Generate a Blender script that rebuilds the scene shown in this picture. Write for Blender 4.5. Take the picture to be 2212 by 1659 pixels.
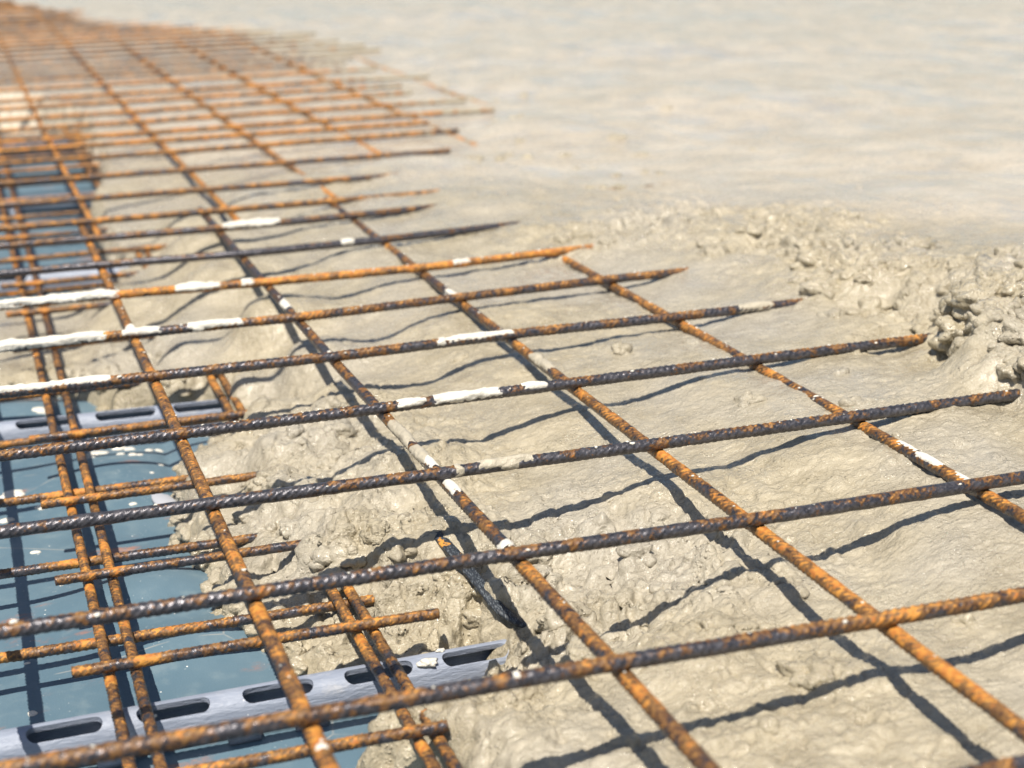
import bpy, math, random
import numpy as np
from mathutils import Vector, Matrix

rng = np.random.default_rng(11)
random.seed(5)
for o in list(bpy.data.objects):
    bpy.data.objects.remove(o)
S = bpy.context.scene
COL = S.collection

# ------------------------------------------------------------------ camera, sky, sun, exposure
CAM = Vector((0.02739641, -0.67509222, 0.35677978))
RT = Vector((0.94761924, -0.31828178, -0.0267297))
DN = Vector((-0.11480628, -0.2613248, -0.95839912))
FW = Vector((0.29805584, 0.91126619, -0.28417715))
cd = bpy.data.cameras.new('camera')
cam = bpy.data.objects.new('camera', cd)
COL.objects.link(cam)
M = Matrix.Identity(4)
for r in range(3):
    M[r][0] = RT[r]; M[r][1] = -DN[r]; M[r][2] = -FW[r]; M[r][3] = CAM[r]
cam.matrix_world = M
cd.sensor_width = 36.0
cd.lens = 36.0 * 3589.6 / 2212.0
cd.clip_start = 0.02
cd.clip_end = 500.0
cd.dof.use_dof = True
cd.dof.focus_distance = 1.10
cd.dof.aperture_fstop = 8.0
S.camera = cam

RAY = Vector((0.30, 0.45, -1.0)).normalized()
W = bpy.data.worlds.new('World'); S.world = W; W.use_nodes = True
wn = W.node_tree; bg = wn.nodes['Background']
sky = wn.nodes.new('ShaderNodeTexSky'); sky.sky_type = 'NISHITA'; sky.sun_disc = False
sky.sun_elevation = math.asin(-RAY.z)
sky.sun_rotation = math.atan2(-RAY.x, -RAY.y)
wn.links.new(sky.outputs[0], bg.inputs[0]); bg.inputs[1].default_value = 0.072
sd = bpy.data.lights.new('sun', 'SUN'); sd.energy = 5.0; sd.angle = math.radians(0.53); sd.color = (1.0, 0.94, 0.85)
sun = bpy.data.objects.new('sun', sd); COL.objects.link(sun)
sun.rotation_euler = RAY.to_track_quat('-Z', 'Y').to_euler(); sun.location = (0, 0, 5)
S.view_settings.view_transform = 'Standard'; S.view_settings.look = 'None'
S.view_settings.exposure = 0.60; S.view_settings.gamma = 1.0

# ------------------------------------------------------------------ helpers
def vhash(ix, iy, iz, seed):
    h = (ix.astype(np.int64) * 374761393 + iy.astype(np.int64) * 668265263 + iz.astype(np.int64) * 2147483647 + seed * 974634777) & 0xffffffff
    h = ((h ^ (h >> 13)) * 1274126177) & 0xffffffff
    h = ((h ^ (h >> 16)) * 2246822519) & 0xffffffff
    h = h ^ (h >> 15)
    return (h & 0xffffff) / float(0xffffff)

def noise3(x, y, z, seed=0):
    """value noise, -1..1"""
    fx, fy, fz = np.floor(x), np.floor(y), np.floor(z)
    u, v, w = x - fx, y - fy, z - fz
    u = u * u * u * (u * (u * 6 - 15) + 10); v = v * v * v * (v * (v * 6 - 15) + 10); w = w * w * w * (w * (w * 6 - 15) + 10)
    r = 0
    for a in (0, 1):
        for b in (0, 1):
            for c in (0, 1):
                k = (u if a else 1 - u) * (v if b else 1 - v) * (w if c else 1 - w)
                r = r + k * vhash(fx + a, fy + b, fz + c, seed)
    return r * 2 - 1

def noise2(x, y, seed=0):
    fx, fy = np.floor(x), np.floor(y)
    u, v = x - fx, y - fy
    u = u * u * u * (u * (u * 6 - 15) + 10); v = v * v * v * (v * (v * 6 - 15) + 10)
    z0 = np.zeros_like(fx)
    r = 0
    for a in (0, 1):
        for b in (0, 1):
            r = r + (u if a else 1 - u) * (v if b else 1 - v) * vhash(fx + a, fy + b, z0, seed)
    return r * 2 - 1

def fbm2(x, y, seed=0, octv=3, gain=0.5):
    r = 0; a = 1; t = 0
    for k in range(octv):
        c, s = math.cos(0.7 * k), math.sin(0.7 * k)
        r = r + a * noise2((x * c - y * s) * 2 ** k, (x * s + y * c) * 2 ** k, seed + k); t += a; a *= gain
    return r / t

def lumps2(x, y, cell, seed, dens, rmin=0.25, rmax=0.62):
    """domes of random size in jittered cells, 0..1 high"""
    gx, gy = x / cell, y / cell
    fx, fy = np.floor(gx), np.floor(gy)
    z0 = np.zeros_like(fx); out = np.zeros_like(gx)
    for a in (-1, 0, 1):
        for b in (-1, 0, 1):
            cx, cy = fx + a, fy + b
            jx = vhash(cx, cy, z0, seed); jy = vhash(cx, cy, z0 + 1, seed)
            rr = rmin + (rmax - rmin) * vhash(cx, cy, z0 + 2, seed) ** 1.6
            pres = vhash(cx, cy, z0 + 3, seed) < dens
            asp = 0.75 + 0.6 * vhash(cx, cy, z0 + 4, seed); an = 6.28 * vhash(cx, cy, z0 + 5, seed)
            dx, dy = gx - cx - jx, gy - cy - jy
            ex = dx * np.cos(an) + dy * np.sin(an); ey = (-dx * np.sin(an) + dy * np.cos(an)) * asp
            q = 1 - (ex * ex + ey * ey) / (rr * rr)
            out = np.maximum(out, np.where(pres & (q > 0), np.sqrt(np.maximum(q, 0)) * rr / rmax, 0))
    return out

def sstep(a, b, x):
    t = np.clip((x - a) / (b - a), 0, 1)
    return t * t * (3 - 2 * t)

def mesh_np(name, verts, quads, mat, parent=None, attrs=None, tris=None, smooth=True):
    me = bpy.data.meshes.new(name)
    nv = len(verts); nq = len(quads); nt = 0 if tris is None else len(tris)
    me.vertices.add(nv); me.vertices.foreach_set('co', np.asarray(verts, np.float32).ravel())
    idx = np.asarray(quads, np.int32).ravel(); st = np.arange(nq) * 4; tot = np.full(nq, 4)
    if nt:
        st = np.concatenate([st, nq * 4 + np.arange(nt) * 3]); tot = np.concatenate([tot, np.full(nt, 3)])
        idx = np.concatenate([idx, np.asarray(tris, np.int32).ravel()])
    me.loops.add(len(idx)); me.loops.foreach_set('vertex_index', idx.astype(np.int32))
    me.polygons.add(len(st)); me.polygons.foreach_set('loop_start', st.astype(np.int32))
    me.update(calc_edges=True)
    if smooth: me.shade_smooth()
    for k, v in (attrs or {}).items():
        at = me.attributes.new(k, 'FLOAT', 'POINT'); at.data.foreach_set('value', np.asarray(v, np.float32))
    me.materials.append(mat)
    me.validate()
    o = bpy.data.objects.new(name, me); COL.objects.link(o)
    if parent is not None: o.parent = parent
    return o

def grid_quads(n, m):
    i = np.arange(n - 1)[:, None] * m + np.arange(m - 1)[None, :]
    return np.stack([i, i + m, i + m + 1, i + 1], -1).reshape(-1, 4)

def thing(name, label, cat, loc=(0, 0, 0), group=None):
    o = bpy.data.objects.new(name, None); COL.objects.link(o); o.empty_display_size = 0.05
    o['label'] = label; o['category'] = cat
    if group: o['group'] = group
    return o

def tag(o, label, cat, group=None):
    o['label'] = label; o['category'] = cat
    if group: o['group'] = group
    return o

# ------------------------------------------------------------------ materials
class NT:
    def __init__(s, name):
        s.m = bpy.data.materials.new(name); s.m.use_nodes = True
        s.t = s.m.node_tree; s.b = s.t.nodes['Principled BSDF']
        s.co = s.n('ShaderNodeTexCoord').outputs['Object']
    def n(s, t, **kw):
        o = s.t.nodes.new(t)
        for k, v in kw.items(): setattr(o, k, v)
        return o
    def put(s, inp, v):
        if isinstance(v, bpy.types.NodeSocket): s.t.links.new(v, inp)
        else: inp.default_value = v
    def noise(s, scale, detail=4, rough=0.55, vec=None, dist=0.0):
        o = s.n('ShaderNodeTexNoise'); s.put(o.inputs['Vector'], vec or s.co)
        o.inputs['Scale'].default_value = scale; o.inputs['Detail'].default_value = detail
        o.inputs['Roughness'].default_value = rough; o.inputs['Distortion'].default_value = dist
        return o.outputs['Fac']
    def vor(s, scale, feature='F1', rnd=1.0, vec=None):
        o = s.n('ShaderNodeTexVoronoi', feature=feature); s.put(o.inputs['Vector'], vec or s.co)
        o.inputs['Scale'].default_value = scale; o.inputs['Randomness'].default_value = rnd
        return o.outputs['Distance']
    def math(s, op, a, b=0.0, clamp=False):
        o = s.n('ShaderNodeMath', operation=op, use_clamp=clamp); s.put(o.inputs[0], a); s.put(o.inputs[1], b); return o.outputs[0]
    def map(s, v, a, b, c=0.0, d=1.0, smooth=True):
        o = s.n('ShaderNodeMapRange', interpolation_type='SMOOTHSTEP' if smooth else 'LINEAR')
        s.put(o.inputs[0], v); s.put(o.inputs[1], a); s.put(o.inputs[2], b); s.put(o.inputs[3], c); s.put(o.inputs[4], d); return o.outputs[0]
    def mix(s, f, a, b):
        o = s.n('ShaderNodeMix', data_type='RGBA'); s.put(o.inputs[0], f)
        s.put(o.inputs[6], a if not isinstance(a, tuple) else (*a, 1)); s.put(o.inputs[7], b if not isinstance(b, tuple) else (*b, 1)); return o.outputs[2]
    def attr(s, name):
        return s.n('ShaderNodeAttribute', attribute_name=name).outputs['Fac']
    def scale_vec(s, sc):
        o = s.n('ShaderNodeMapping'); s.put(o.inputs[0], s.co); o.inputs['Scale'].default_value = sc; return o.outputs[0]
    def bump(s, h, dist, strength=1.0, normal=None):
        o = s.n('ShaderNodeBump'); s.put(o.inputs['Height'], h); o.inputs['Distance'].default_value = dist; o.inputs['Strength'].default_value = strength
        if normal: s.put(o.inputs['Normal'], normal)
        return o.outputs[0]
    def out(s, **kw):
        for k, v in kw.items():
            k = k.replace('_', ' ')
            if isinstance(v, tuple) and len(v) == 3: v = (*v, 1)
            s.put(s.b.inputs[k], v)
        return s.m

def mat_concrete(name='wet_concrete', warm=1.0):
    k = NT(name)
    big = k.noise(5.5, 3, 0.5); mid = k.noise(38, 5, 0.6); fine = k.noise(420, 4, 0.6); flow = k.noise(60, 6, 0.62, vec=k.scale_vec((1.0, 2.2, 1.0)), dist=1.6)
    c = k.mix(k.map(mid, 0.3, 0.7), (0.305, 0.260, 0.175), (0.395, 0.342, 0.240))
    c = k.mix(k.map(big, 0.42, 0.68), c, (0.355, 0.318, 0.248))
    c = k.mix(k.map(flow, 0.56, 0.72, 0, 0.5), c, (0.43, 0.385, 0.29))
    c = k.mix(k.map(k.noise(900, 2), 0.62, 0.72, 0, 0.30), c, (0.18, 0.16, 0.12))
    far = k.map(k.attr('film_sheen'), 0.3, 0.95)
    pool = k.math('MULTIPLY', far, k.map(k.noise(4.0, 4, 0.6, vec=k.scale_vec((1.5, .7, 1)), dist=.8), 0.48, 0.60))
    c = k.mix(far, c, k.mix(k.map(k.noise(9, 4, .6), .35, .65), (0.415, 0.355, 0.262), (0.50, 0.435, 0.335)))  # far slab paler: part of the wet film's sky sheen is put into the colour
    wet = k.map(k.noise(16, 4, 0.6), 0.40, 0.62)
    rough = k.math('ADD', k.map(wet, 0, 1, 0.30, 0.15), k.map(k.noise(150, 4), 0.42, 0.62, -0.05, 0.18))
    rough = k.math('MULTIPLY', rough, k.map(pool, 0, 1, 1.0, 0.55))
    grain = k.noise(650, 5, 0.7)
    h = k.math('ADD', k.math('MULTIPLY', flow, 0.7), k.math('MULTIPLY', k.noise(230, 5, 0.65, dist=.6), k.map(k.noise(24, 3), 0.35, 0.65, 0.12, 0.6)))
    h2 = k.math('ADD', h, k.math('MULTIPLY', grain, k.map(k.noise(30, 3), 0.42, 0.62, 0.03, 0.20)))
    grit = k.math('MULTIPLY', k.map(k.vor(330), 0.05, 0.42, 1.0, 0.0), k.map(k.noise(40, 4, .6), 0.42, 0.60, 0.02, 0.17))
    h2 = k.math('ADD', k.math('MULTIPLY', h2, 0.75), grit)
    h2 = k.math('MULTIPLY', h2, k.map(pool, 0, 1, 1.0, 0.30))
    nn = k.bump(h2, 0.0050, 1.0)
    return k.out(Base_Color=c, Roughness=rough, Normal=nn, IOR=1.45, Specular_IOR_Level=0.6, Coat_Weight=k.map(wet, 0, 1, 0.2, 0.65), Coat_Roughness=0.09, Coat_IOR=1.4, Coat_Normal=k.bump(h2, 0.0026, 1.0))

def mat_bar():
    k = NT('rusty_ribbed_steel')
    rust, mud, rib = k.attr('rust'), k.attr('mud'), k.attr('rib')
    geo = k.n('ShaderNodeNewGeometry'); sep = k.n('ShaderNodeSeparateXYZ'); k.put(sep.inputs[0], geo.outputs['Normal'])
    up = k.map(sep.outputs[2], -0.2, 0.9, -0.05, 0.15, smooth=False)      # rust sits more on the weathered top of each bar
    n1 = k.noise(95, 4, 0.6); n2 = k.noise(330, 4, 0.6); n3 = k.noise(20, 2, 0.5)
    v = k.math('ADD', k.math('MULTIPLY', k.math('SUBTRACT', n1, 0.5), 1.45), k.math('MULTIPLY', k.math('SUBTRACT', n2, 0.5), 0.9))
    v = k.math('ADD', v, k.math('MULTIPLY', k.math('SUBTRACT', n3, 0.5), 0.75))
    v = k.math('ADD', v, up)
    v = k.math('ADD', v, k.math('SUBTRACT', rust, 0.10))                      # about 0.2 bare mill scale .. 1.2 orange all over
    steel = k.mix(k.map(n2, 0.3, 0.7), (0.050, 0.049, 0.056), (0.125, 0.118, 0.126))
    brown = k.mix(k.map(k.noise(500, 4, .65), 0.35, 0.65), (0.060, 0.030, 0.014), (0.165, 0.075, 0.026))
    ochre = k.mix(k.map(k.noise(420, 3), 0.35, 0.65), (0.125, 0.062, 0.020), (0.235, 0.118, 0.032))
    orange = k.mix(k.map(k.noise(240, 3), 0.35, 0.65), (0.34, 0.115, 0.020), (0.50, 0.225, 0.038))
    vr = k.math('ADD', v, k.math('MULTIPLY', k.math('SUBTRACT', rib, 0.35), 0.26))
    c = k.mix(k.map(v, 0.40, 0.54), steel, brown)
    c = k.mix(k.map(vr, 0.54, 0.74), c, ochre)
    c = k.mix(k.map(vr, 0.77, 0.88), c, orange)
    mfac = k.map(k.math('ADD', mud, k.math('MULTIPLY', k.math('SUBTRACT', k.noise(70, 4, 0.6), 0.5), 1.2)), 0.62, 0.75)
    c = k.mix(mfac, c, (0.32, 0.275, 0.195))
    met = k.math('MULTIPLY', k.math('SUBTRACT', 1.0, k.map(v, 0.42, 0.6)), k.math('SUBTRACT', 0.6, k.math('MULTIPLY', mfac, 0.6)))
    rg = k.math('ADD', k.map(v, 0.45, 0.85, 0.30, 0.66), k.map(n2, 0.3, 0.7, -0.05, 0.12))
    nn = k.bump(k.math('ADD', n2, k.math('MULTIPLY', k.noise(900, 3), 0.5)), 0.0006, 0.7)
    return k.out(Base_Color=c, Roughness=rg, Metallic=met, Normal=nn)

def mat_mortar(name, col, rough=0.7):
    k = NT(name)
    n = k.noise(260, 4, 0.6)
    c = k.mix(k.map(n, 0.3, 0.7), tuple(x * 0.86 for x in col), col)
    return k.out(Base_Color=c, Roughness=rough, Normal=k.bump(k.math('ADD', n, k.noise(900, 3)), 0.0009, 0.8))

def mat_membrane():
    k = NT('blue_grey_membrane')
    a = k.noise(7, 4, 0.6); b = k.noise(60, 4, 0.6)
    c = k.mix(k.map(a, 0.35, 0.65), (0.080, 0.134, 0.170), (0.100, 0.156, 0.190))
    c = k.mix(k.map(b, 0.5, 0.75, 0, 0.35), c, (0.17, 0.22, 0.235))
    # rust runs dripped from the steel
    m = k.n('ShaderNodeMapping'); k.put(m.inputs[0], k.co); m.inputs['Scale'].default_value = (14, 34, 10)
    rs = k.math('MULTIPLY', k.map(k.noise(1.0, 3, 0.5, vec=m.outputs[0]), 0.60, 0.72), k.map(k.noise(170, 4, 0.7), 0.38, 0.58))
    c = k.mix(k.math('MULTIPLY', rs, 0.75), c, (0.33, 0.14, 0.08))
    # fine dust and cement specks
    sp = k.map(k.vor(260), 0.055, 0.10, 1.0, 0.0); keep = k.map(k.noise(33, 2), 0.5, 0.62)
    c = k.mix(k.math('MULTIPLY', sp, keep), c, (0.62, 0.63, 0.60))
    sp2 = k.map(k.vor(75), 0.03, 0.055, 1.0, 0.0)
    c = k.mix(sp2, c, (0.62, 0.62, 0.58))
    # a chalk like scuff network
    e = k.n('ShaderNodeTexVoronoi', feature='DISTANCE_TO_EDGE'); k.put(e.inputs['Vector'], k.scale_vec((1, 1, 0.2))); e.inputs['Scale'].default_value = 5.0
    c = k.mix(k.math('MULTIPLY', k.map(e.outputs['Distance'], 0.0, 0.006, 1.0, 0.0), k.map(k.noise(25, 3), 0.45, 0.6, 0.0, 0.5)), c, (0.36, 0.33, 0.28))
    return k.out(Base_Color=c, Roughness=k.map(b, 0.3, 0.7, 0.42, 0.58), Normal=k.bump(k.noise(700, 3), 0.0004, 0.5))

def mat_rail():
    k = NT('grey_plastic_rail')
    st = k.noise(60, 6, 0.65, vec=k.scale_vec((0.8, 3.4, 3.4)), dist=0.5)
    st2 = k.noise(240, 4, 0.65, vec=k.scale_vec((0.5, 2.2, 2.2)), dist=0.3)
    c = k.mix(k.map(st, 0.35, 0.7), (0.215, 0.242, 0.300), (0.268, 0.296, 0.355))
    c = k.mix(k.map(k.noise(30, 5, 0.7), 0.56, 0.75, 0, 0.6), c, (0.44, 0.43, 0.42))
    c = k.mix(k.map(k.vor(120), 0.04, 0.07, 0.8, 0.0), c, (0.60, 0.60, 0.58))
    return k.out(Base_Color=c, Roughness=0.42, Normal=k.bump(k.math('ADD', st, k.math('MULTIPLY', st2, 0.6)), 0.0016, 0.7))

M_CON = mat_concrete()
M_BAR = mat_bar()
M_WHITE = mat_mortar('dried_white_mortar', (0.66, 0.625, 0.54))
M_BEIGE = mat_mortar('fresh_beige_mortar', (0.43, 0.38, 0.285), 0.4)
M_MEM = mat_membrane()
M_RAIL = mat_rail()

# ------------------------------------------------------------------ wet concrete
EDGE = np.array([(0.246, -0.40), (0.246, 0.02), (0.228, 0.105), (0.200, 0.138), (0.206, 0.156), (0.230, 0.156), (0.246, 0.166), (0.272, 0.200),
                 (0.300, 0.232), (0.250, 0.250), (0.205, 0.258), (0.186, 0.290), (0.187, 0.305), (0.176, 0.336), (0.158, 0.385), (0.160, 0.434), (0.156, 0.475),
                 (0.150, 0.520), (0.154, 0.552), (0.157, 0.602), (0.174, 0.660), (0.180, 0.720), (0.215, 0.790), (0.245, 0.812), (0.240, 0.846), (0.205, 0.870),
                 (0.140, 0.888), (0.118, 0.955), (0.100, 0.985), (0.055, 1.000), (0.015, 1.03), (-0.05, 1.06), (-0.3, 1.10), (-0.9, 1.12), (-0.9, 1.40), (0.06, 1.41),
                 (0.17, 1.425), (0.215, 1.47), (0.200, 1.52), (0.190, 1.75), (0.215, 1.86), (0.240, 2.1), (0.255, 2.6), (0.20, 3.0), (-0.05, 3.3), (-3.0, 3.4), (-3.0, 60), (60, 60), (60, -0.40)])
CTRL = np.array([  # x, y, z of the concrete surface (z = 0 is the centre of the upper bars)
    (.456, .311, -.025), (.456, .165, -.033), (.459, .021, -.040), (.459, .468, -.024), (.606, .303, -.012), (.606, .462, -.011), (.457, .619, -.019),
    (.604, .154, -.014), (.604, 0, -.028), (.32, .037, -.058), (.316, .323, -.046), (.331, .19, -.082), (.312, .47, -.036), (.315, .625, -.036),
    (.453, .761, -.013), (.446, .891, -.011), (.302, .902, -.018), (.309, .759, -.028), (.603, .768, -.014), (.60, .62, -.016),
    (.30, .20, -.100), (.325, .210, -.082), (.335, .222, -.078), (.298, .18, -.096), (.275, .165, -.100), (.246, .092, -.066), (.26, .13, -.078), (.275, .06, -.060), (.25, .06, -.066), (.285, .26, -.104), (.29, .24, -.106), (.25, .275, -.097), (.22, .290, -.098), (.20, .31, -.100), (.22, .325, -.094), (.30, .28, -.070), (.33, .25, -.066),
    (.235, .36, -.060), (.27, .345, -.048), (.28, .40, -.045), (.19, .38, -.090), (.18, .44, -.092), (.19, .49, -.088), (.21, .44, -.080), (.225, .50, -.060), (.24, .43, -.058), (.228, .465, -.056),
    (.185, .55, -.086), (.20, .60, -.068), (.19, .66, -.085), (.24, .56, -.045), (.25, .64, -.046), (.22, .74, -.106), (.19, .70, -.104), (.21, .78, -.112), (.245, .745, -.08), (.25, .78, -.056), (.24, .85, -.07),
    (.225, .93, -.060), (.20, .90, -.078), (.16, .95, -.094), (.10, 1.05, -.100), (.17, 1.05, -.085), (.24, 1.0, -.055), (.10, 1.2, -.100), (.20, 1.2, -.06), (.30, 1.1, -.020), (.0, 1.1, -.105), (.0, 1.3, -.105),
    (.295, .14, -.078), (.33, .13, -.062), (.26, 0, -.07), (.38, .1, -.046), (.39, .2, -.048), (.39, .32, -.035), (.39, 0, -.05), (.53, -.1, -.04), (.32, -.15, -.07), (.25, -.2, -.09),
    (.72, .2, -.012), (.72, .46, -.009), (.68, .38, -.012), (.70, .60, -.007), (.76, .55, -.004), (.68, .68, -.006), (.66, .53, -.010),
    (.70, .30, -.016), (.70, .335, -.010), (.722, .290, -.012), (.715, .26, -.014), (.715, .36, -.010), (.735, .405, -.008), (.755, .44, -.006), (.72, .40, -.010), (.765, .470, -.004), (.79, .50, .0),
    (.742, .293, .024), (.755, .27, .030), (.733, .330, .018), (.747, .352, .034), (.762, .378, .046), (.775, .405, .044), (.786, .435, .042), (.80, .36, .054), (.81, .41, .054), (.80, .465, .040), (.82, .49, .044), (.84, .53, .036), (.78, .32, .05), (.85, .42, .055), (.87, .52, .042), (.79, .60, .026), (.84, .60, .030), (.80, .54, .018), (.90, .45, .055), (.82, .25, .04),
    (.765, .64, .014), (.80, .66, .026), (.78, .70, .010), (.82, .74, .030), (.80, .82, .022), (.76, .76, .010), (.76, .88, .018), (.69, .84, .005), (.68, .92, .009), (.65, .95, .006), (.63, 1.02, .006), (.585, .98, -.008), (.62, 1.15, .010), (.61, 1.25, .010), (.57, 1.12, -.001),
    (.60, .86, -.014), (.53, .95, -.012), (.45, 1.05, -.008), (.45, 1.2, -.007), (.30, 1.25, -.012), (.55, 1.3, .0),
    (.85, .75, .012), (.90, .90, .022), (.95, .80, .016), (1.05, .9, .022), (1.0, .6, .018), (1.1, .4, .02), (1.0, .2, .02), (.9, 0, .01), (.75, 0, -.01), (.75, 1.0, .012),
    (.18, 1.38, -.106), (.10, 1.38, -.108), (.235, 1.5, -.075), (.23, 1.42, -.085), (.30, 1.5, -.03), (.40, 1.5, -.010), (.50, 1.5, -.004), (.62, 1.5, .006), (.30, 1.9, -.03), (.45, 1.9, -.018), (.6, 1.9, -.008), (.75, 1.9, -.010), (.70, 1.75, -.010), (.9, 1.8, .008), (.30, 2.4, -.03), (.5, 2.4, -.014), (.8, 2.4, -.014), (.93, 2.4, -.012), (1.08, 2.4, .006),
    (.3, 3.0, -.03), (.7, 3.0, -.016), (.92, 3.0, -.012), (1.1, 3.0, .006), (.2, 3.6, -.03), (.85, 3.6, -.012), (1.15, 3.6, .004), (.0, 4.3, -.03), (.5, 4.3, -.008), (.9, 4.5, .010), (0, 5, -.02), (-1, 5, -.03), (.8, 5, .012),
    (1.3, 1.2, .018), (1.3, 2, .018), (1.6, 3, .018), (1.5, 4.5, .018), (2, 1, .018), (3, 3, .018), (2, 6, .018), (0, 8, .014), (5, 5, .018), (4, 9, .018), (-2, 9, .018)])

EDGE[8:, 1] -= .008
def edge_distance(x, y):
    best = np.full(x.shape, 1e9); inside = np.zeros(x.shape, bool)
    n = len(EDGE)
    for k in range(n):
        ax, ay = EDGE[k]; bx, by = EDGE[(k + 1) % n]
        dx, dy = bx - ax, by - ay
        t = np.clip(((x - ax) * dx + (y - ay) * dy) / (dx * dx + dy * dy), 0, 1)
        best = np.minimum(best, (x - ax - t * dx) ** 2 + (y - ay - t * dy) ** 2)
        c = ((ay > y) != (by > y))
        xi = ax + (y - ay) * dx / (dy if abs(dy) > 1e-12 else 1e-12)
        inside ^= c & (x < xi)
    d = np.sqrt(best)
    return np.where(inside, d, -d)

def base_height(x, y):
    num = 0; den = 0
    for cx, cy, cz in CTRL:
        far = 0.035 + 0.10 * max(0, cy - 0.9) + 0.10 * max(0, cx - .9)
        if .38 < cx < .72 and cy < 1.0: far = 0.13
        d2 = (x - cx) ** 2 + (y - cy) ** 2
        w = 1.0 / (d2 + (far * 0.35) ** 2) ** 1.9
        num = num + w * cz; den = den + w
    return num / den

def gauss(x, y, cx, cy, sx, sy):
    return np.exp(-((x - cx) / sx) ** 2 - ((y - cy) / sy) ** 2)

def concrete_z(x, y):
    """surface height, plus the sheet-of-water factor"""
    wx = x + 0.007 * fbm2(x * 55, y * 55, 3, 3); wy = y + 0.007 * fbm2(x * 55, y * 55, 13, 3)
    zb = base_height(x, y)
    d = edge_distance(x + 0.010 * fbm2(x * 45, y * 45, 21, 3), y + 0.010 * fbm2(x * 45, y * 45, 23, 3)) + 0.003 * lumps2(wx, wy, 0.016, 31, 0.8)
    # how lumpy: fresh heaps, the ragged front, the ridge on the right
    L = 0.30 + 0.9 * gauss(x, y, .24, .50, .10, .25) + 0.9 * gauss(x, y, .30, .25, .14, .16) + 0.5 * gauss(x, y, .36, .05, .14, .14) + 1.35 * gauss(x, y, .80, .40, .065, .12) \
        + 1.0 * gauss(x, y, .80, .76, .075, .20) + 0.8 * gauss(x, y, .72, .95, .10, .07) + 0.35 * gauss(x, y, .44, .25, .12, .12)+ 0.4 * gauss(x, y, .15, 1.0, .1, .1)
    L = L * (0.7 + 0.6 * fbm2(x * 9, y * 9, 41, 2)) * (1 - 0.45 * gauss(x, y, .45, .42, .08, .10)) * (1 - 0.5 * gauss(x, y, .62, .55, .12, .22))
    smooth_far = sstep(1.16, 1.42, x * 0.8 + y * 0.5 + .05 * fbm2(x * 12, y * 12, 45, 2))
    L = np.clip(L, 0.12, 1.5) * (1 - 0.72 * smooth_far)
    z = zb + 0.0055 * fbm2(x * 14, y * 14, 51, 3) * (0.12 + 0.7 * L) + 0.0022 * fbm2(x * 45, y * 45, 61, 3) * (0.45 + L)
    big = lumps2(wx, wy, 0.046, 71, 0.55); mid = lumps2(wx, wy, 0.024, 81, 0.6); sm = lumps2(wx, wy, 0.012, 91, 0.45); tiny = lumps2(wx, wy, 0.0068, 95, 0.38) * sstep(-.15, .25, fbm2(x * 30, y * 30, 99, 2))
    dome = L * (0.0170 * big * sstep(.35, .9, L) + 0.0085 * mid + 0.0034 * sm) + 0.0019 * tiny * (0.4 + L)
    z = z + dome * (0.72 + 0.5 * fbm2(x * 120, y * 120, 98, 2))
    crk = 1 - np.abs(fbm2(wx * 62, wy * 62, 97, 3)) * 4.5
    z = z - 0.0036 * np.clip(L, .06, 1.2) * np.clip(crk, 0, 1) ** 1.5 * (1 - 0.5 * smooth_far)
    fl = 1 - np.abs(fbm2(wx * 110 + 9, wy * 170, 197, 3)) * 3.0
    z = z + 0.0009 * (0.25 + .8 * L) * np.clip(fl, 0, 1) * (1 - 0.5 * smooth_far)
    # ragged front
    prof = np.sqrt(np.clip(d / 0.020, 0, 1) * (2 - np.clip(d / 0.020, 0, 1)))
    z = -0.125 + (z + 0.125) * prof
    z = np.where(d < 0, -0.125 - 0.4 * np.minimum(-d, .1), z)
    return z, L

def axis_coords(a, b, step, lo, hi, g):
    mid = np.arange(a, b, step)
    up = []; s = step; v = mid[-1]
    while v < hi: s *= g; v += s; up.append(v)
    dn = []; s = step; v = mid[0]
    while v > lo: s *= g * 1.02; v -= s; dn.append(v)
    return np.concatenate([dn[::-1], mid, up])

def build_concrete():
    xs = axis_coords(.14, .90, .00125, -12, 30, 1.022)
    ys = axis_coords(-.12, .62, .00135, -0.38, 40, 1.0085)
    X, Y = np.meshgrid(xs, ys, indexing='ij')
    Z, L = concrete_z(X, Y)
    # push the surface out along its normal so steep lumps overhang a little
    gx = np.gradient(Z, xs, axis=0); gy = np.gradient(Z, ys, axis=1)
    ln = np.sqrt(gx * gx + gy * gy + 1)
    near = sstep(2.0, 1.0, Y) * sstep(1.6, 1.1, X)
    push = (0.0036 * noise3(X * 75, Y * 75, Z * 75, 5) + 0.0016 * noise3(X * 190, Y * 190, Z * 190, 6)) * near * np.clip(L, .12, 1.3)
    V = np.stack([X - gx / ln * push, Y - gy / ln * push, Z + push / ln], -1).reshape(-1, 3)
    q = grid_quads(len(xs), len(ys))
    keep = (V[:, 2] > -0.150)
    kq = keep[q].any(1)
    q = q[kq]
    used = np.unique(q); remap = np.full(len(V), -1); remap[used] = np.arange(len(used))
    film_sheen = (0.25 + 0.75 * sstep(0.9, 1.5, X * 0.8 + Y * 0.5)).reshape(-1)[used]
    V = V[used]; q = remap[q]
    # loose rounded clods along the front and on the heaps, part of the same mass
    cv, cf = clods(len(V))
    V2 = np.concatenate([V, cv]); film_sheen = np.concatenate([film_sheen, np.full(len(cv), 0.3)])
    o = mesh_np('wet_concrete', V2, q, M_CON, attrs={'film_sheen': film_sheen}, tris=cf)
    o['kind'] = 'structure'
    return o

def ico(sub):
    import bmesh
    bm = bmesh.new(); bmesh.ops.create_icosphere(bm, subdivisions=sub, radius=1.0)
    v = np.array([p.co[:] for p in bm.verts]); f = np.array([[a.index for a in p.verts] for p in bm.faces]); bm.free()
    return v, f

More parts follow.
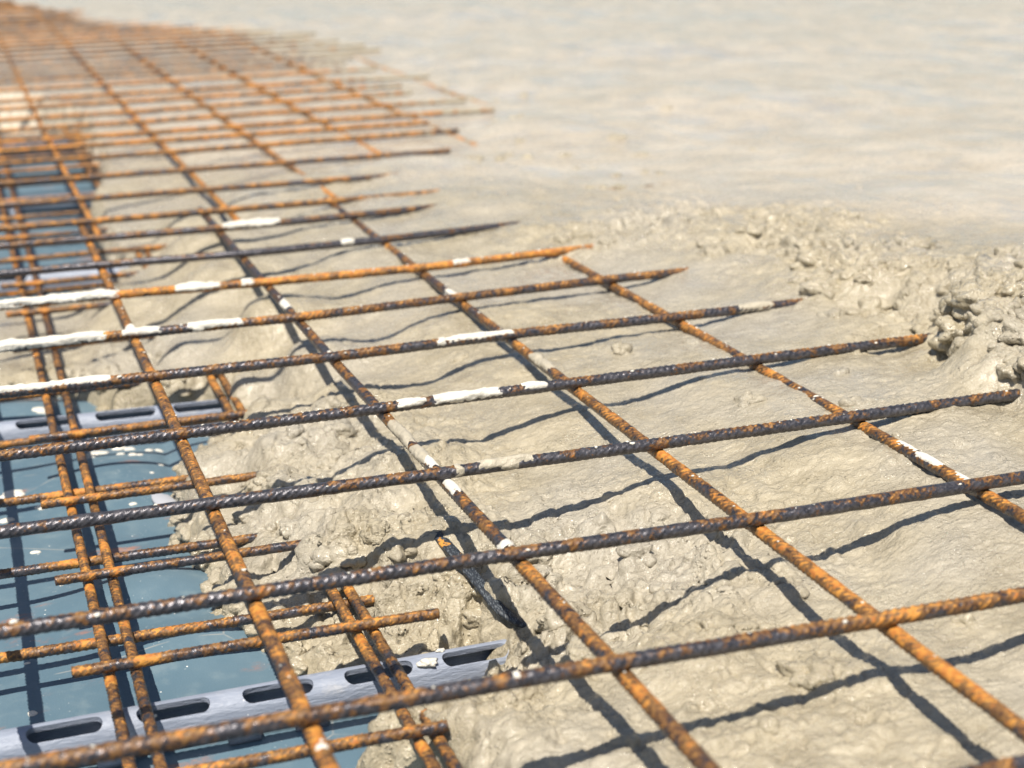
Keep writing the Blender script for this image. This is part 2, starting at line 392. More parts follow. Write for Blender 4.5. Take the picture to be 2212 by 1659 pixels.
def clods(off):
    iv, jf = ico(4)
    V = []; F = []
    spots = []
    for k in range(9, 26):                                   # along the ragged front
        a, b = EDGE[k], EDGE[k + 1]
        n = int(np.hypot(*(b - a)) / 0.010) + 1
        for t in range(n):
            p = a + (b - a) * rng.random()
            spots.append((p[0] + rng.normal(0.004, .004), p[1] + rng.normal(0, .004), rng.uniform(.003, .0085)))
    for cx, cy, sx, sy, n in ((.25, .35, .03, .012, 22), (.225, .44, .012, .06, 26), (.26, .55, .03, .05, 30), (.34, .23, .03, .04, 26), (.32, .30, .04, .03, 16),
                              (.752, .34, .014, .03, 40), (.79, .42, .02, .05, 70), (.84, .50, .03, .05, 30), (.78, .56, .02, .05, 16), (.79, .72, .035, .09, 60), (.80, .88, .06, .05, 40), (.70, .93, .05, .04, 30), (.12, .97, .04, .03, 20), (.42, .12, .08, .08, 26), (.62, .35, .06, .05, 10), (.5, .5, .2, .2, 14), (.80, 1.45, .10, .18, 40), (.95, 1.9, .12, .3, 20)):
        for t in range(n):
            spots.append((rng.normal(cx, sx), rng.normal(cy, sy), rng.uniform(.0035, .011) * (1.5 if cx in (.84, .79) else 1.25 if cx == .752 else 1)))
    P = np.array(spots)
    Z, _ = concrete_z(P[:, 0], P[:, 1])
    ED = edge_distance(P[:, 0], P[:, 1])
    m = 0
    for (x, y, r), z, e in zip(spots, Z, ED):
        if e < -0.004 or (.14 < y < .25 and .2 < x < .34): continue
        if rng.random() < .30: continue
        if .196 < y < .248 and x < .30: continue
        z = max(z, -.113)
        s = np.array([r * rng.uniform(.9, 1.6), r * rng.uniform(.9, 1.6), r * rng.uniform(.75, 1.0)])
        v = iv * s
        q = v + np.array([x, y, z]) + rng.random(3)
        nz = 1 + .50 * noise3(q[:, 0] * 130, q[:, 1] * 130, q[:, 2] * 130, 7) + .22 * noise3(q[:, 0] * 300, q[:, 1] * 300, q[:, 2] * 300, 8) + .08 * noise3(q[:, 0] * 700, q[:, 1] * 700, q[:, 2] * 700, 9)
        v = v * nz[:, None] + np.array([x, y, z - r * rng.uniform(.25, .75)])
        V.append(v); F.append(jf + off + m); m += len(v)
    return np.concatenate(V), np.concatenate(F)

build_concrete()

# far ground below everything
g = mesh_np('ground', [(-80, -30, -.30), (80, -30, -.30), (80, 120, -.30), (-80, 120, -.30)], [(0, 1, 2, 3)], mat_mortar('bare_ground', (0.30, 0.27, 0.21), .9))
g['kind'] = 'structure'

# ------------------------------------------------------------------ membrane
def membrane_z(x, y):
    z = -0.1155 + 0.0030 * np.sin(x * 31 + 1.2 * np.sin(y * 9)) * (0.5 + 0.5 * np.sin(y * 7.5 + 0.6)) + 0.0016 * fbm2(x * 10, y * 10, 7, 2)
    # swelling beside the front and the sharp valley behind it
    z = z + 0.016 * gauss(x, y, .122, .440, .050, .045) + 0.013 * gauss(x, y, .135, .345, .05, .035) + 0.009 * gauss(x, y, .06, .93, .08, .04)
    z = z + 0.011 * gauss(x, y, .120, .715, .052, .075) + 0.010 * gauss(x, y, .215, .700, .040, .08)
    crease = np.exp(-np.abs(x - (.168 + .03 * (y - .72))) / 0.010) * sstep(.60, .66, y) * sstep(.83, .78, y)
    z = z - 0.006 * crease
    flat = 0
    for ry in (.222, .826, 1.475, 2.1, 2.72): flat = np.maximum(flat, np.exp(-((y - ry) / .035) ** 2))
    z = z * (1 - flat) + (-0.1155) * flat
    return z

def build_membrane():
    xs = axis_coords(-.10, .36, .004, -4, .75, 1.04); ys = axis_coords(0, 1.0, .004, -.5, 5.0, 1.02)
    X, Y = np.meshgrid(xs, ys, indexing='ij'); Z = membrane_z(X, Y)
    top = np.stack([X, Y, Z], -1).reshape(-1, 3)
    q = grid_quads(len(xs), len(ys))
    n = len(top); bot = top - np.array([0, 0, 0.0015])
    V = np.concatenate([top, bot]); Q = np.concatenate([q, q[:, ::-1] + n])
    o = mesh_np('membrane_sheet', V, Q, M_MEM)
    tag(o, 'wavy blue-grey plastic membrane sheet lying bare under the steel at the left', 'membrane')
    # cement drops that fell on it
    drops = [(.073, .915, .009), (.110, .771, .0095), (.106, .756, .005), (.131, .785, .0065), (.140, .779, .005), (.156, .768, .0045), (.165, .771, .004), (.130, .752, .0042), (.140, .746, .0042), (.146, .745, .003),
             (.035, .695, .010), (.059, .653, .008), (.127, .630, .0028), (.160, .715, .0032), (.028, .635, .006), (.046, .558, .0038), (.029, .284, .003), (.012, .600, .006), (.09, .84, .004), (.15, .69, .002), (.06, .48, .0018), (.105, .40, .0018), (.03, .36, .002)]
    iv, jf = ico(3)
    for x, y, r in drops:
        v = iv * np.array([r, r * rng.uniform(.7, 1.25), min(.0022, r * .35)])
        nz = 1 + .28 * noise3(v[:, 0] * 260 + x * 999, v[:, 1] * 260, v[:, 2] * 0, 3)
        v = v * np.stack([nz, nz, np.ones_like(nz)], 1)
        v[:, 2] += membrane_z(v[:, 0] + x, v[:, 1] + y)
        mesh_np('cement_drop', v + np.array([x, y, 0]), np.zeros((0, 4), int), M_WHITE, parent=o, tris=jf)
    return o
build_membrane()

# ------------------------------------------------------------------ slotted spacer rails
def prof_pts(r, half, zc, zb, n=16):
    p = [(-half, zb)]
    for k in range(n + 1):
        a = math.pi - math.pi * k / n
        p.append((r * math.cos(a), zc + r * 0.92 * math.sin(a)))
    p.append((half, zb))
    return p

def build_rail(x0, y0, x1, y1, slots, label, feet):
    t = thing('spacer_rail', label, 'spacer rail', group='slotted spacer rails under the lower steel')
    t.location = (x0, y0, -.1155)
    ang = math.atan2(y1 - y0, x1 - x0); t.rotation_euler = (0, 0, ang)
    Ln = math.hypot(x1 - x0, y1 - y0)
    outer = prof_pts(.0115, .0120, .0155, .0045); inner = prof_pts(.0077, .0080, .0155, .0045)
    loop = outer + inner[::-1]; m = len(loop)
    xs = np.linspace(0, Ln, 24)
    V = [(x, a, b) for x in xs for a, b in loop]
    Q = []
    for i in range(len(xs) - 1):
        for j in range(m):
            k = (j + 1) % m
            Q.append((i * m + j, i * m + k, (i + 1) * m + k, (i + 1) * m + j))
    h = len(outer)
    for base, rev in ((0, False), ((len(xs) - 1) * m, True)):
        for j in range(h - 1):
            f = (base + j, base + m - 1 - j, base + m - 2 - j, base + j + 1)
            Q.append(f[::-1] if rev else f)
    body = mesh_np('rail_body', V, Q, M_RAIL, parent=t)
    # cutter: racetrack prisms through the shoulder that faces up and forward
    if slots:
        cvs = []; cqs = []; cts = []
        tilt = math.radians(80); nrm = Vector((0, -math.cos(tilt), math.sin(tilt))); ux = Vector((1, 0, 0)); vv = nrm.cross(ux)
        for (a, b) in slots:
            w = 0.0048; ring = []
            for k in range(9): th = math.pi / 2 + math.pi * k / 8; ring.append((a + w + w * math.cos(th), w * math.sin(th)))
            for k in range(9): th = -math.pi / 2 + math.pi * k / 8; ring.append((b - w + w * math.cos(th), w * math.sin(th)))
            n = len(ring); o0 = len(cvs); c0 = Vector((0, -.0043, .0155))
            for dep in (-0.0005, 0.03):
                for (u, v) in ring: cvs.append(tuple(c0 + ux * u + vv * v + nrm * dep))
            for k in range(n): cqs.append((o0 + k, o0 + (k + 1) % n, o0 + n + (k + 1) % n, o0 + n + k))
            for k in range(1, n - 1):
                cts.append((o0, o0 + k + 1, o0 + k)); cts.append((o0 + n, o0 + n + k, o0 + n + k + 1))
        cut = mesh_np('cut', cvs, cqs, M_RAIL, parent=t, tris=cts, smooth=False)
        import bmesh
        bm = bmesh.new(); bm.from_mesh(cut.data); bmesh.ops.recalc_face_normals(bm, faces=bm.faces); bm.to_mesh(cut.data); bm.free()
        bm = bmesh.new(); bm.from_mesh(body.data); bmesh.ops.recalc_face_normals(bm, faces=bm.faces); bm.to_mesh(body.data); bm.free()
        md = body.modifiers.new('b', 'BOOLEAN'); md.operation = 'DIFFERENCE'; md.object = cut; md.solver = 'EXACT'
        bpy.context.view_layer.update()
        ev = body.evaluated_get(bpy.context.evaluated_depsgraph_get()); nm = bpy.data.meshes.new_from_object(ev)
        body.modifiers.clear(); old = body.data; body.data = nm; nm.name = 'rail_body'; bpy.data.meshes.remove(old)
        bpy.data.objects.remove(cut)
        for p in nm.polygons: p.use_smooth = False
        try: nm.shade_auto_smooth = True
        except Exception: pass
        nm.polygons.foreach_set('use_smooth', [True] * len(nm.polygons)); nm.set_sharp_from_angle(angle=math.radians(32))
    fw = .0055; fd = .0175
    for fx in feet:
        V = [(fx + sx * .0095, sy * fd * (1.0 if sz else 1.0), z) for z, sz in ((0.0, 0), (0.0075, 1)) for sx, sy in ((-1, -1), (1, -1), (1, 1), (-1, 1))]
        Q = [(0, 3, 2, 1), (4, 5, 6, 7), (0, 1, 5, 4), (1, 2, 6, 5), (2, 3, 7, 6), (3, 0, 4, 7)]
        mesh_np('foot', V, Q, M_RAIL, parent=t, smooth=False)
    return t

def slot_run(first, pitch, ln, n): return [(first + pitch * k, first + pitch * k + ln) for k in range(n)]
X0 = -.20
def rail_splat(rail, x, y, z, r):
    iv, jf = ico(3)
    n = 1 + .35 * noise3(iv[:, 0] * 2.3 + x * 50, iv[:, 1] * 2.3, iv[:, 2] * 2.3, 3) + .15 * noise3(iv[:, 0] * 6, iv[:, 1] * 6, iv[:, 2] * 6, 4)
    v = iv * n[:, None] * np.array([r, r * .55, r * .45]) + np.array([x, y, z])
    mesh_np('mortar_splat', v, np.zeros((0, 4), int), M_WHITE, parent=rail, tris=jf)
rail0 = build_rail(X0, .213, .325, .2255, [(a + .038, b + .038) for a, b in [(.024 + .0615 * k - X0 - .038, .0665 + .0615 * k - X0 - .038) for k in range(-3, 5)]],
           'nearest pale grey slotted plastic spacer rail, its right end sunk in concrete', [.02, .10, .18, .27, .345, .385, .46])
build_rail(X0, .838, .262, .816, [(.046 + .0700 * k - X0, .100 + .0700 * k - X0) for k in range(-3, 3)],
           'second slotted grey spacer rail beyond the bare membrane, below the fourth upper bar', [.03, .12, .21, .30, .39])
build_rail(-.6, 1.51, .215, 1.462, [(.045 + .1 * k, .09 + .1 * k) for k in range(7)], 'blurred pale spacer rail behind the long white-coated bar at left', [.1, .3, .5, .7])
build_rail(-.6, 2.10, .26, 2.06, [], 'far blurred spacer rail in the left distance, nearer of the two far ones', [.1, .4, .7])
build_rail(-.6, 2.74, .27, 2.70, [], 'farthest blurred spacer rail near the top left', [.1, .4, .7])

rail_splat(rail0, .4600, -.0075, .0245, .0062); rail_splat(rail0, .4710, .0015, .0268, .0028); rail_splat(rail0, .2950, -.0090, .0235, .0022)
# ------------------------------------------------------------------ ribbed bars
def resample(pts, ds):
    pts = np.asarray(pts, float)
    s = np.concatenate([[0], np.cumsum(np.linalg.norm(np.diff(pts, axis=0), axis=1))])
    n = max(3, int(s[-1] / ds) + 1); t = np.linspace(0, s[-1], n)
    # smooth (monotone enough) interpolation through the control points
    P = np.stack([np.interp(t, s, pts[:, k]) for k in range(3)], 1)
    k = max(1, int(0.03 / ds)); 
    if n > 4 * k:
        pad = np.concatenate([P[0] + (P[0] - P[1:k + 1][::-1]), P, P[-1] + (P[-1] - P[-k - 1:-1][::-1])])
        ker = np.ones(2 * k + 1) / (2 * k + 1)
        P = np.stack([np.convolve(pad[:, c], ker, 'valid') for c in range(3)], 1)
    return t, P

def frames(P):
    T = np.gradient(P, axis=0); T /= np.linalg.norm(T, axis=1)[:, None]
    up = np.array([0, 0, 1.0]); sd = np.cross(T, up); sd /= np.linalg.norm(sd, axis=1)[:, None]
    nn = np.cross(sd, T)
    return T, sd, nn

BID = [0]
def bar(parent, pts, R, ds=.0009, seg=22, rust=0.5, mud=0.0, rustx=None, mudx=None, name='steel_bar', pitch=.0052, amp=None, spots=()):
    BID[0] += 1; sid = BID[0]
    t, P = resample(pts, ds); T, sd, nn = frames(P)
    th = np.linspace(0, 2 * np.pi, seg, endpoint=False)
    S_, TH = np.meshgrid(t, th, indexing='ij')
    amp = R * 0.115 if amp is None else amp
    if ds < .003:
        tw = 0.35 + sid * .7 + S_ * 2.0
        side = np.sin(TH - tw)                                   # two rows of ribs, split by two long ridges
        lean = np.cos(TH - tw) * 0.0058 * np.sign(side)
        ph = 2 * np.pi * (S_ + lean + np.where(side > 0, 0, pitch * .5)) / pitch
        rb = np.clip(0.05 + 1.15 * np.cos(ph), 0, 1) ** .8 * np.clip(np.abs(side) * 1.5 - .12, 0, 1) ** .7
        ridge = np.exp(-(side / 0.16) ** 2) * 0.8
        rib = np.maximum(rb, ridge)
        rad = R - amp * .45 + amp * rib + 0.00022 * noise3(S_ * 160, TH * 1.2, TH * 0 + sid, 4)
    else:
        rib = np.full(S_.shape, .5); rad = np.full(S_.shape, R)
    c, s = np.cos(TH), np.sin(TH)
    V = P[:, None, :] + rad[..., None] * (c[..., None] * sd[:, None, :] + s[..., None] * nn[:, None, :])
    n = len(t); V = V.reshape(-1, 3)
    i = np.arange(n - 1)[:, None] * seg + np.arange(seg)[None, :]
    j = np.arange(n - 1)[:, None] * seg + (np.arange(seg)[None, :] + 1) % seg
    Q = np.stack([i, j, j + seg, i + seg], -1).reshape(-1, 4)
    V = np.concatenate([V, [P[0] - T[0] * .0004, P[-1] + T[-1] * .0004]])
    tr = [(n * seg, (k + 1) % seg, k) for k in range(seg)] + [(n * seg + 1, (n - 1) * seg + k, (n - 1) * seg + (k + 1) % seg) for k in range(seg)]
    ra = np.full(S_.shape, float(rust))
    if rustx is not None: ra = np.repeat(np.interp(t, rustx[0], rustx[1])[:, None], seg, 1)
    for (sx, sy, w, a) in spots:
        dd = np.hypot(P[:, 0] - sx, P[:, 1] - sy); ra = ra + a * np.exp(-(dd / w) ** 2)[:, None]
    ma = np.full(S_.shape, float(mud))
    if mudx is not None: ma = np.repeat(np.interp(P[:, 0], mudx[0], mudx[1])[:, None], seg, 1)
    e = lambda a: np.concatenate([a.ravel(), [a[0, 0], a[-1, 0]]])
    o = mesh_np(name, V, Q, M_BAR, parent=parent, tris=tr, attrs={'rust': e(ra), 'mud': e(ma), 'rib': e(rib)})
    return o

def coat(barobj, pts, R, a, b, axis, T=.0022, mat=None, centre=72, half=80, seed=0, gappy=0.35, name='mortar_splash'):
    """mortar clinging to a bar between coordinates a and b along axis (0 = x, 1 = y)"""
    t, P = resample(pts, .0010)
    k = (P[:, axis] >= a) & (P[:, axis] <= b)
    t = t[k]; P = P[k]
    if len(t) < 4: return
    Tn, sd, nn = frames(P)
    seg = 26; th = np.linspace(0, 2 * np.pi, seg, endpoint=False)
    S_, TH = np.meshgrid(t, th, indexing='ij')
    c0 = math.radians(centre)
    if axis == 0: cen = c0                # sd of an x-bar points to -y
    else: cen = math.radians(90) + (math.radians(90) - c0)
    dth = np.abs((TH - cen + np.pi) % (2 * np.pi) - np.pi) / math.radians(half)
    ln = t[-1] - t[0]
    u = (S_ - t[0]) / ln + np.clip(.0035 / ln, 0, .30) * noise3(TH * 1.6, TH * 0 + seed, TH * 0, 15)
    ends = np.clip(np.minimum(u, 1 - u) * ln / min(.016, max(.004, .34 * ln)), -1, 1); ends = np.sign(ends) * np.abs(ends) ** .5
    X = P[:, 0][:, None]; Y = P[:, 1][:, None]
    n = 0.55 * noise3(S_ * 70, TH * 1.3, TH * 0 + seed, 3) + 0.45 * noise3(S_ * 210, TH * 3, TH * 0 + seed, 5)
    n2 = 0.6 * noise3(S_ * 45, TH * .8, TH * 0 + seed + 7, 9) + .4 * noise3(S_ * 400, TH * 3, TH * 0 + seed + 7, 9)
    f = np.minimum(1 - (dth * (1.30 - .30 * np.clip(ends, 0, 1)) + .50 * n2) ** 2, 1) ; f = np.where(ends < 0, -1, f * ends) - gappy * np.clip(-n - .05, 0, 1) * 3.4
    rad = R * 1.04 + T * .58 * np.clip(f, -1.2, 1) * (0.62 + .60 * n) 
    V = P[:, None, :] + rad[..., None] * (np.cos(TH)[..., None] * sd[:, None, :] + np.sin(TH)[..., None] * nn[:, None, :])
    V = V.reshape(-1, 3); m = len(t)
    i = np.arange(m - 1)[:, None] * seg + np.arange(seg)[None, :]
    j = np.arange(m - 1)[:, None] * seg + (np.arange(seg)[None, :] + 1) % seg
    Q = np.stack([i, j, j + seg, i + seg], -1).reshape(-1, 4)
    mesh_np(name, V, Q, mat or M_WHITE, parent=barobj, attrs=None)

GM = 'welded steel meshes laid over each other'
R0 = .0041
RES = {0: (0, -1.3, 3.0, 1.9, 1.8, -3.6, -2.2), }
# sideways drift of each bar from its nominal line, in millimetres, at bars 1..4
AY = {-2: (0, 0, 0, 0), -1: (2, 1, 0, 0), 0: (3.0, 1.8, -2.2, -3), 1: (1.3, .2, -3.6, -2.2), 2: (-1.7, -4, -3.8, -2.8), 3: (-3.1, -.7, 3.2, 6.1), 4: (3.1, 1, 8.6, 5.6), 5: (-4.5, -7.6, 3.7, 13.7),
      6: (2.8, -6, -10, 5), 7: (-1, -12, -5, 10), 8: (-4, -10, -4, 8)}
BX = {0: (-1, 1), 1: (-1.3, 1.5), 2: (1.8, -3), 3: (-3.6, 0), 4: (1, 3), 5: (3, 3), -1: (0, 0)}
A_RUST = {-2: .5, -1: .5, 0: .56, 1: .42, 2: .36, 3: .45, 4: .50, 5: .56, 6: .88, 7: .34, 8: .48}
B_RUST = {-1: .6, 0: .6, 1: .66, 2: .50, 3: .66, 4: .62, 5: .5}

up1 = thing('reinforcement_mesh', 'uppermost rusty ribbed steel mesh in focus, crossing bare sheet and wet concrete', 'steel mesh', group=GM)
up1.location = (0, 0, 0)
A_pts = {}; B_pts = {}; A_obj = {}; B_obj = {}
for i in range(-2, 9):
    d = AY[i]; xs = [-.45, 0, .15, .30, .45, .60, .80, 1.0]
    dy = [d[0], d[0], d[0], d[1], d[2], d[3], d[3], d[3]]
    A_pts[i] = [(x, .15 * i + q * .001, 0) for x, q in zip(xs, dy)]
    ds = .0009 if i <= 4 else (.0012 if i <= 6 else .0016)
    sp = [(.15 * j, .15 * i, .010, .12) for j in range(0, 6)]
    rx = None
    if i == 0: rx = ([0, .45, .66, .80, .88, 1.0, 1.45], [.52, .58, .50, .46, .66, .74, .60])
    if i == 3: rx = ([0, .45, .52, .62, .9, 1.2, 1.45], [.68, .68, .46, .38, .34, .46, .52])
    A_obj[i] = bar(up1, A_pts[i], R0, ds=ds, rust=A_RUST[i], rustx=rx, spots=sp, mudx=([-1, .60, .70, .80], [0, 0 if i < 5 else .35, .15 if i < 5 else .6, .7]))
for j in range(-1, 6):
    b = BX[j]; far = 1.36
    ys = [-.42, 0, .6, far]; z = -.0080
    B_pts[j] = [(.15 * j + b[0] * .001, ys[0], z), (.15 * j + b[0] * .001, ys[1], z), (.15 * j + b[1] * .001, ys[2], z), (.15 * j + b[1] * .001 + (.004 if j == 3 else 0), ys[3], z)]
    sp = [(.15 * j, .15 * i - .012, .012, .20) for i in range(-1, 9)]
    rx = None
    if j == 2: rx = ([0, .42, .52, .62, .72, 1.0, 1.3, 1.78], [.6, .56, .60, .50, .42, .46, .4, .4])
    if j == 3: rx = ([0, .42, .50, .75, .9, 1.2, 1.78], [.74, .76, .72, .64, .56, .48, .40])
    B_obj[j] = bar(up1, B_pts[j], R0, ds=.0009 if 0 < j < 5 else .0014, rust=B_RUST[j], rustx=rx, spots=sp)

# mortar clinging to the bars: (kind, index, from, to, thickness, colour, centre angle, half width)
COATS = [
    ('A', 3, .3055, .3290, .0034, 'w', 62, 78), ('A', 3, .3335, .3880, .0036, 'w', 62, 82), ('A', 3, .4030, .4230, .0026, 'w', 75, 66),
    ('A', 2, .3030, .3100, .0034, 'b', 55, 90), ('A', 2, .3180, .3570, .0044, 'b', 88, 70), ('A', 2, .3330, .3470, .0042, 'b', 40, 80),
    ('A', 4, .3830, .4500, .0026, 'w', 90, 62), ('A', 4, .3810, .3900, .0024, 'w', 45, 60), ('A', 4, -.2, .118, .0040, 'w', 92, 66),
    ('A', 5, -.2, .128, .0048, 'w', 62, 96), ('A', 5, .140, .176, .0034, 'w', 76, 76), ('A', 5, .196, .246, .0034, 'w', 72, 76), ('A', 5, .20, .212, .0040, 'w', 20, 80),
    ('A', 6, -.2, .155, .0052, 'w', 64, 96), ('A', 6, .205, .250, .0044, 'w', 66, 90), ('A', 6, .268, .282, .0036, 'w', 66, 90), ('A', 6, .48, .50, .003, 'w', 80, 70),
    ('A', 8, .295, .365, .0052, 'w', 76, 90), ('A', 7, .40, .416, .004, 'w', 70, 80), ('A', 0, .245, .250, .0022, 'w', 78, 30),
    ('A', 4, .655, .69, .0030, 'b', 60, 70),
    ('B', 2, .375, .430, .0036, 'b', 70, 84), ('B', 2, .335, .372, .0040, 'b', 62, 84), ('B', 2, .322, .345, .0022, 'w', 90, 50), ('B', 2, .270, .296, .0016, 'w', 80, 56), ('B', 2, .172, .184, .0040, 'w', 84, 100),
    ('B', 2, .800, .83, .0046, 'w', 80, 70),
    ('B', 3, .512, .560, .0044, 'b', 84, 88), ('B', 3, .775, .81, .003, 'w', 90, 60),
    ('B', 4, .196, .226, .0026, 'w', 98, 50), ('B', 4, .226, .252, .0016, 'w', 112, 36), ('B', 4, .160, .184, .0014, 'w', 112, 40), ('B', 4, .36, .364, .0012, 'w', 80, 34),
    ('B', 1, .156, .163, .0030, 'w', 86, 86), ('B', 1, -.022, -.016, .0022, 'w', 90, 38), ('B', 1, .757, .795, .0052, 'w', 90, 92), ('B', 1, .612, .622, .0034, 'w', 90, 90)]
for n, (kd, idx, a, b, T, cm, ce, hf) in enumerate(COATS):
    pts = (A_pts if kd == 'A' else B_pts)[idx]; ob = (A_obj if kd == 'A' else B_obj)[idx]
    coat(ob, pts, R0, a, b, 0 if kd == 'A' else 1, T, M_WHITE if cm == 'w' else M_BEIGE, ce, hf, seed=n * 3.7)

def specks(barobj, pts, axis, lo, hi, n, seed):
    rg = np.random.default_rng(seed); iv, jf = ico(1); V = []; F = []; m = 0
    xs = [p[axis] for p in pts]
    for q in range(n):
        a = rg.uniform(lo, hi); p = np.array([np.interp(a, xs, [p_[c] for p_ in pts]) for c in range(3)])
        th = math.radians(rg.uniform(35, 125)); out = np.array([0, -math.cos(th), math.sin(th)]) if axis == 0 else np.array([math.cos(th), 0, math.sin(th)])
        r_ = rg.uniform(.0004, .0011) * (1.6 if rg.random() < .12 else 1)
        sc = np.array([rg.uniform(.8, 1.7), rg.uniform(.8, 1.4), .8]) * r_
        V.append(iv * sc * (1 + .2 * rg.standard_normal((len(iv), 1))) + p + out * R0 * 1.02); F.append(jf + m); m += len(iv)
    sp_ = mesh_np('mortar_specks', np.concatenate(V), np.zeros((0, 4), int), M_WHITE, parent=barobj, tris=np.concatenate(F))
    sp_['kind'] = 'stuff'
for i in range(0, 7): specks(A_obj[i], A_pts[i], 0, .0, .72, 12 + 3 * i, 100 + i)
for j in range(1, 5): specks(B_obj[j], B_pts[j], 1, -.05, 1.0, 22, 200 + j)

# second upper mesh, lapped behind the first
up2 = thing('reinforcement_mesh', 'out-of-focus orange steel mesh running to the top left behind the sharp one', 'steel mesh', group=GM)
ys2 = [1.305, 1.465, 1.645, 1.825, 1.95, 2.06, 2.20, 2.36, 2.50, 2.64] + [2.85 + .15 * k for k in range(24)]
for k, y in enumerate(ys2):
    tilt = rng.normal(0, .008)
    xr = float(np.interp(y, [1.3, 1.5, 2.0, 2.7, 3.6, 4.2, 5, 6], [.60, .64, .84, .92, 1.00, .95, .60, .3]))
    xl = -.6 if y < 2.5 else -2.0
    m0 = .30 + .1 * rng.random()
    xr += rng.uniform(-.10, .06) * (y > 1.9)
    bar(up2, [(xl, y + tilt, 0), (.3, y, .001 * rng.normal()), (xr, y - tilt, -.001)], R0 * .95, ds=.006, seg=10, rust=.58 + .16 * rng.random() + (.20 if 1.9 < y < 2.9 else .08 if y > 4 else 0), mudx=([-1, m0 - .1, m0 + .12, .75, .95], [.05, .12, .40, .58, .95]))
    if k in (0, 1, 3, 9, 14, 20):
        pass
xb2 = [-.90, -.75, -.60, -.45, -.30, -.15, .012, .166, .330, .470, .614, .765, .93]
for k, x in enumerate(xb2):
    y0, y1 = (1.27 if x < .7 else 1.72 if x < .9 else 2.08), (6.2 if x < .65 else 4.3)
    md = [.1, .1, .1, .1, .1, .1, .1, .15, .3, .5, .45, .60, .66][k]
    bar(up2, [(x, y0, -.0105), (x - .002, 2.2, -.0105), (x + .012, y1, -.0105)], R0 * .95, ds=.006, seg=10, rust=.78, mud=md)

# ------------------------------------------------------------------ lower meshes, lapped into each other
R1 = .00345
low1 = thing('reinforcement_mesh', 'lower rusty mesh whose long bars end in a short overhang at left', 'steel mesh', group=GM)
low2 = thing('reinforcement_mesh', 'lowest rusty mesh resting on the spacer rails, its bars running off the left edge', 'steel mesh', group=GM)
HB = [-.05, .097, .238, .3815, .534, .6985, .85, 1.006, 1.163, 1.31, 1.46, 1.61, 1.76, 1.91, 2.06, 2.21, 2.36, 2.51, 2.66]
HA = [.3085, .447, .595, .745, .89, 1.34, 1.79, 2.24]
for k, y in enumerate(HB):
    near = y < 1.1
    bar(low1, [(.0535, y - .001, -.0690), (.2, y, -.0690), (.274 if k == 2 else .238 if k == 1 else .30, y, -.0695)], R1, ds=.0009 if near else .004, seg=16 if near else 10, rust=.60 + .08 * rng.random() if k != 3 else .5, pitch=.0044, spots=[(.093, y, .005, .45), (.074, y, .006, .15)])
for k, x in enumerate((.0745, .2235)):
    bar(low1, [(x - .002, -.3, -.0770), (x, .3, -.0772), (x + .001 + .003 * k, 1.0, -.0772), (x + .002 + .004 * k, 3.2, -.0772)], R1, ds=.0010, seg=16, rust=.62 - .02 * k, pitch=.0044,
        spots=[(x, y - .008, .0065, .40) for y in HB] + [(x, y, .006, .1) for y in HA])
for k, y in enumerate(HA):
    near = y < 1.1
    bar(low2, [(-.6, y, -.0852), (.1, y, -.0852), (.30, y, -.0855)], R1, ds=.0009 if near else .004, seg=16 if near else 10, rust=.58 + .06 * rng.random() if k != 1 else .50, pitch=.0044, spots=[(.066, y, .008, .40), (.087, y, .006, .2)])
for k, x in enumerate((-.352, -.205, -.056, .0905, .2345)):
    bar(low2, [(x - .003, -.3, -.0770), (x, .4, -.0770), (x + .004, 1.2, -.0770), (x + .008, 3.2, -.0770)], R1, ds=.0010 if k > 2 else .004, seg=16, rust=.56, pitch=.0044,
        spots=[(x, y - .004, .0075, .42) for y in HA] + [(x, y, .006, .1) for y in HB])

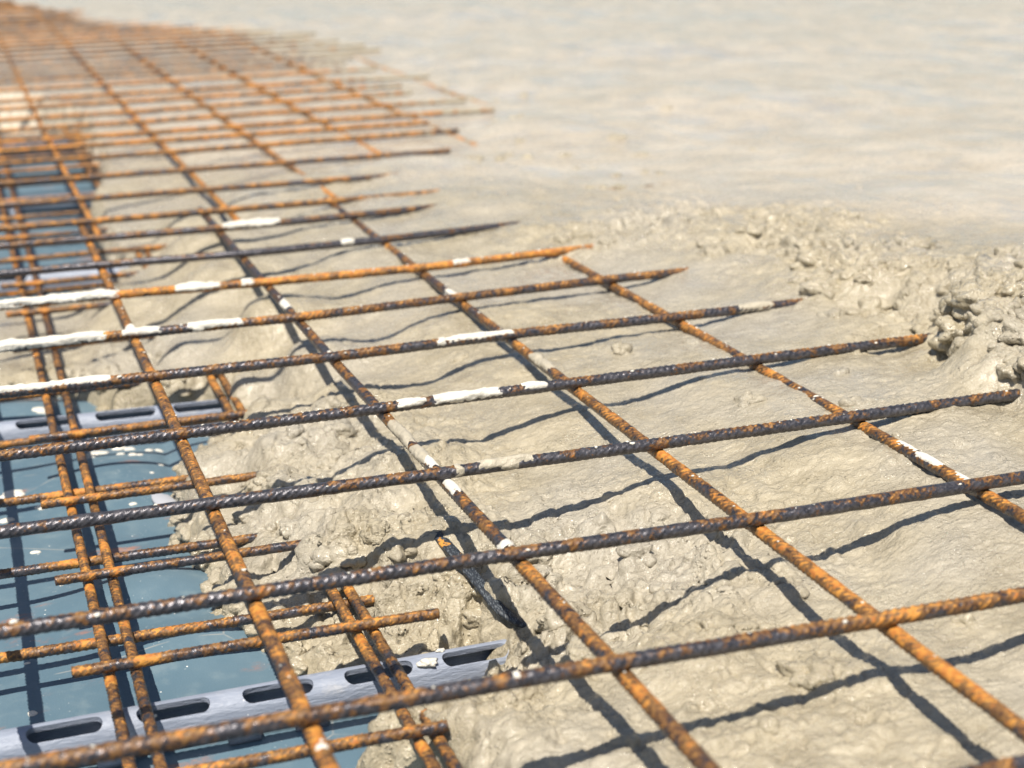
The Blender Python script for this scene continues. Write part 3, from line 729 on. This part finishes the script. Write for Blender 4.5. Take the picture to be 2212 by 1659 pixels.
# ------------------------------------------------------------------ loose pieces
def mat_strap():
    k = NT('dark_woven_band')
    m = k.n('ShaderNodeMapping'); k.put(m.inputs[0], k.co); m.inputs['Scale'].default_value = (1, .4, .4)
    v = k.vor(1100, vec=m.outputs[0])
    c = k.mix(k.map(v, 0.2, 0.5), (0.10, 0.115, 0.125), (0.016, 0.020, 0.026))
    c = k.mix(k.map(k.noise(70, 3, .6), .62, .66), c, (0.48, 0.22, 0.035))
    return k.out(Base_Color=c, Roughness=.55, Normal=k.bump(v, .0006, .9))
MS = mat_strap()
def band():
    pts = [(.296, .330, -.050), (.305, .291, -.059), (.312, .245, -.071), (.3180, .220, -.0815), (.340, .222, -.0850)]
    t, P = resample(pts, .0012); T, sd, nn = frames(P)
    seg = 16; th = np.linspace(0, 2 * np.pi, seg, endpoint=False)
    a, b = .0043, .0022
    V = P[:, None, :] + (np.sign(np.cos(th)) * np.abs(np.cos(th)) ** .6 * a)[None, :, None] * sd[:, None, :] + (np.sin(th) * b)[None, :, None] * nn[:, None, :]
    n = len(t); V = V.reshape(-1, 3)
    i = np.arange(n - 1)[:, None] * seg + np.arange(seg)[None, :]; j = np.arange(n - 1)[:, None] * seg + (np.arange(seg)[None, :] + 1) % seg
    Q = np.stack([i, j, j + seg, i + seg], -1).reshape(-1, 4)
    V = np.concatenate([V, [P[0], P[-1]]])
    tr = [(n * seg, (k + 1) % seg, k) for k in range(seg)] + [(n * seg + 1, (n - 1) * seg + k, (n - 1) * seg + (k + 1) % seg) for k in range(seg)]
    o = mesh_np('woven_band', V, Q, MS, tris=tr)
    tag(o, 'narrow dark woven band with orange stains slanting down to the rail end', 'band')
band()

def slab(name, outline, z, h, mat, tilt=(0, 0), bev=.15):
    c = np.mean(outline, axis=0); o2 = np.array(outline)
    n = len(o2); V = []
    for zz, s in ((0, 1), (h * (1 - bev), 1), (h, .93)):
        for p in o2:
            q = c + (p - c) * s; V.append((q[0], q[1], z + zz + tilt[0] * (q[0] - c[0]) + tilt[1] * (q[1] - c[1])))
    Q = []
    for l in (0, 1):
        for k in range(n): Q.append((l * n + k, l * n + (k + 1) % n, (l + 1) * n + (k + 1) % n, (l + 1) * n + k))
    T = [(2 * n, 2 * n + k, 2 * n + k + 1) for k in range(1, n - 1)] + [(0, k + 1, k) for k in range(1, n - 1)]
    return mesh_np(name, V, Q, mat, tris=T, smooth=False)
arc = [(.143 + .0, .640)] + [(.160 - .018 * math.cos(a), .632 - .030 * math.sin(a)) for a in np.linspace(0.1, 1.35, 9)] + [(.163, .612), (.156, .630)]
k = NT('grey_plastic'); km = k.out(Base_Color=(.33, .34, .37), Roughness=.45)
tag(slab('plastic_chip', arc, float(membrane_z(np.array(.152), np.array(.62))) + .0005, .0035, km, tilt=(0, .15)), 'small grey quarter-round plastic chip lying on the membrane', 'plastic chip')
k = NT('dark_shard'); km2 = k.out(Base_Color=(.03, .03, .04), Roughness=.25)
zc, _ = concrete_z(np.array([.297]), np.array([.157]))
sx, sy = .2965, .157
tag(slab('dark_shard', [(sx - .006, sy - .002), (sx, sy - .0012), (sx + .006, sy + .003), (sx + .005, sy + .006), (sx - .004, sy + .002)], float(zc[0]) + .002, .003, km2, tilt=(.3, .3)),
    'tiny shiny black shard on the concrete below the rail end', 'shard')
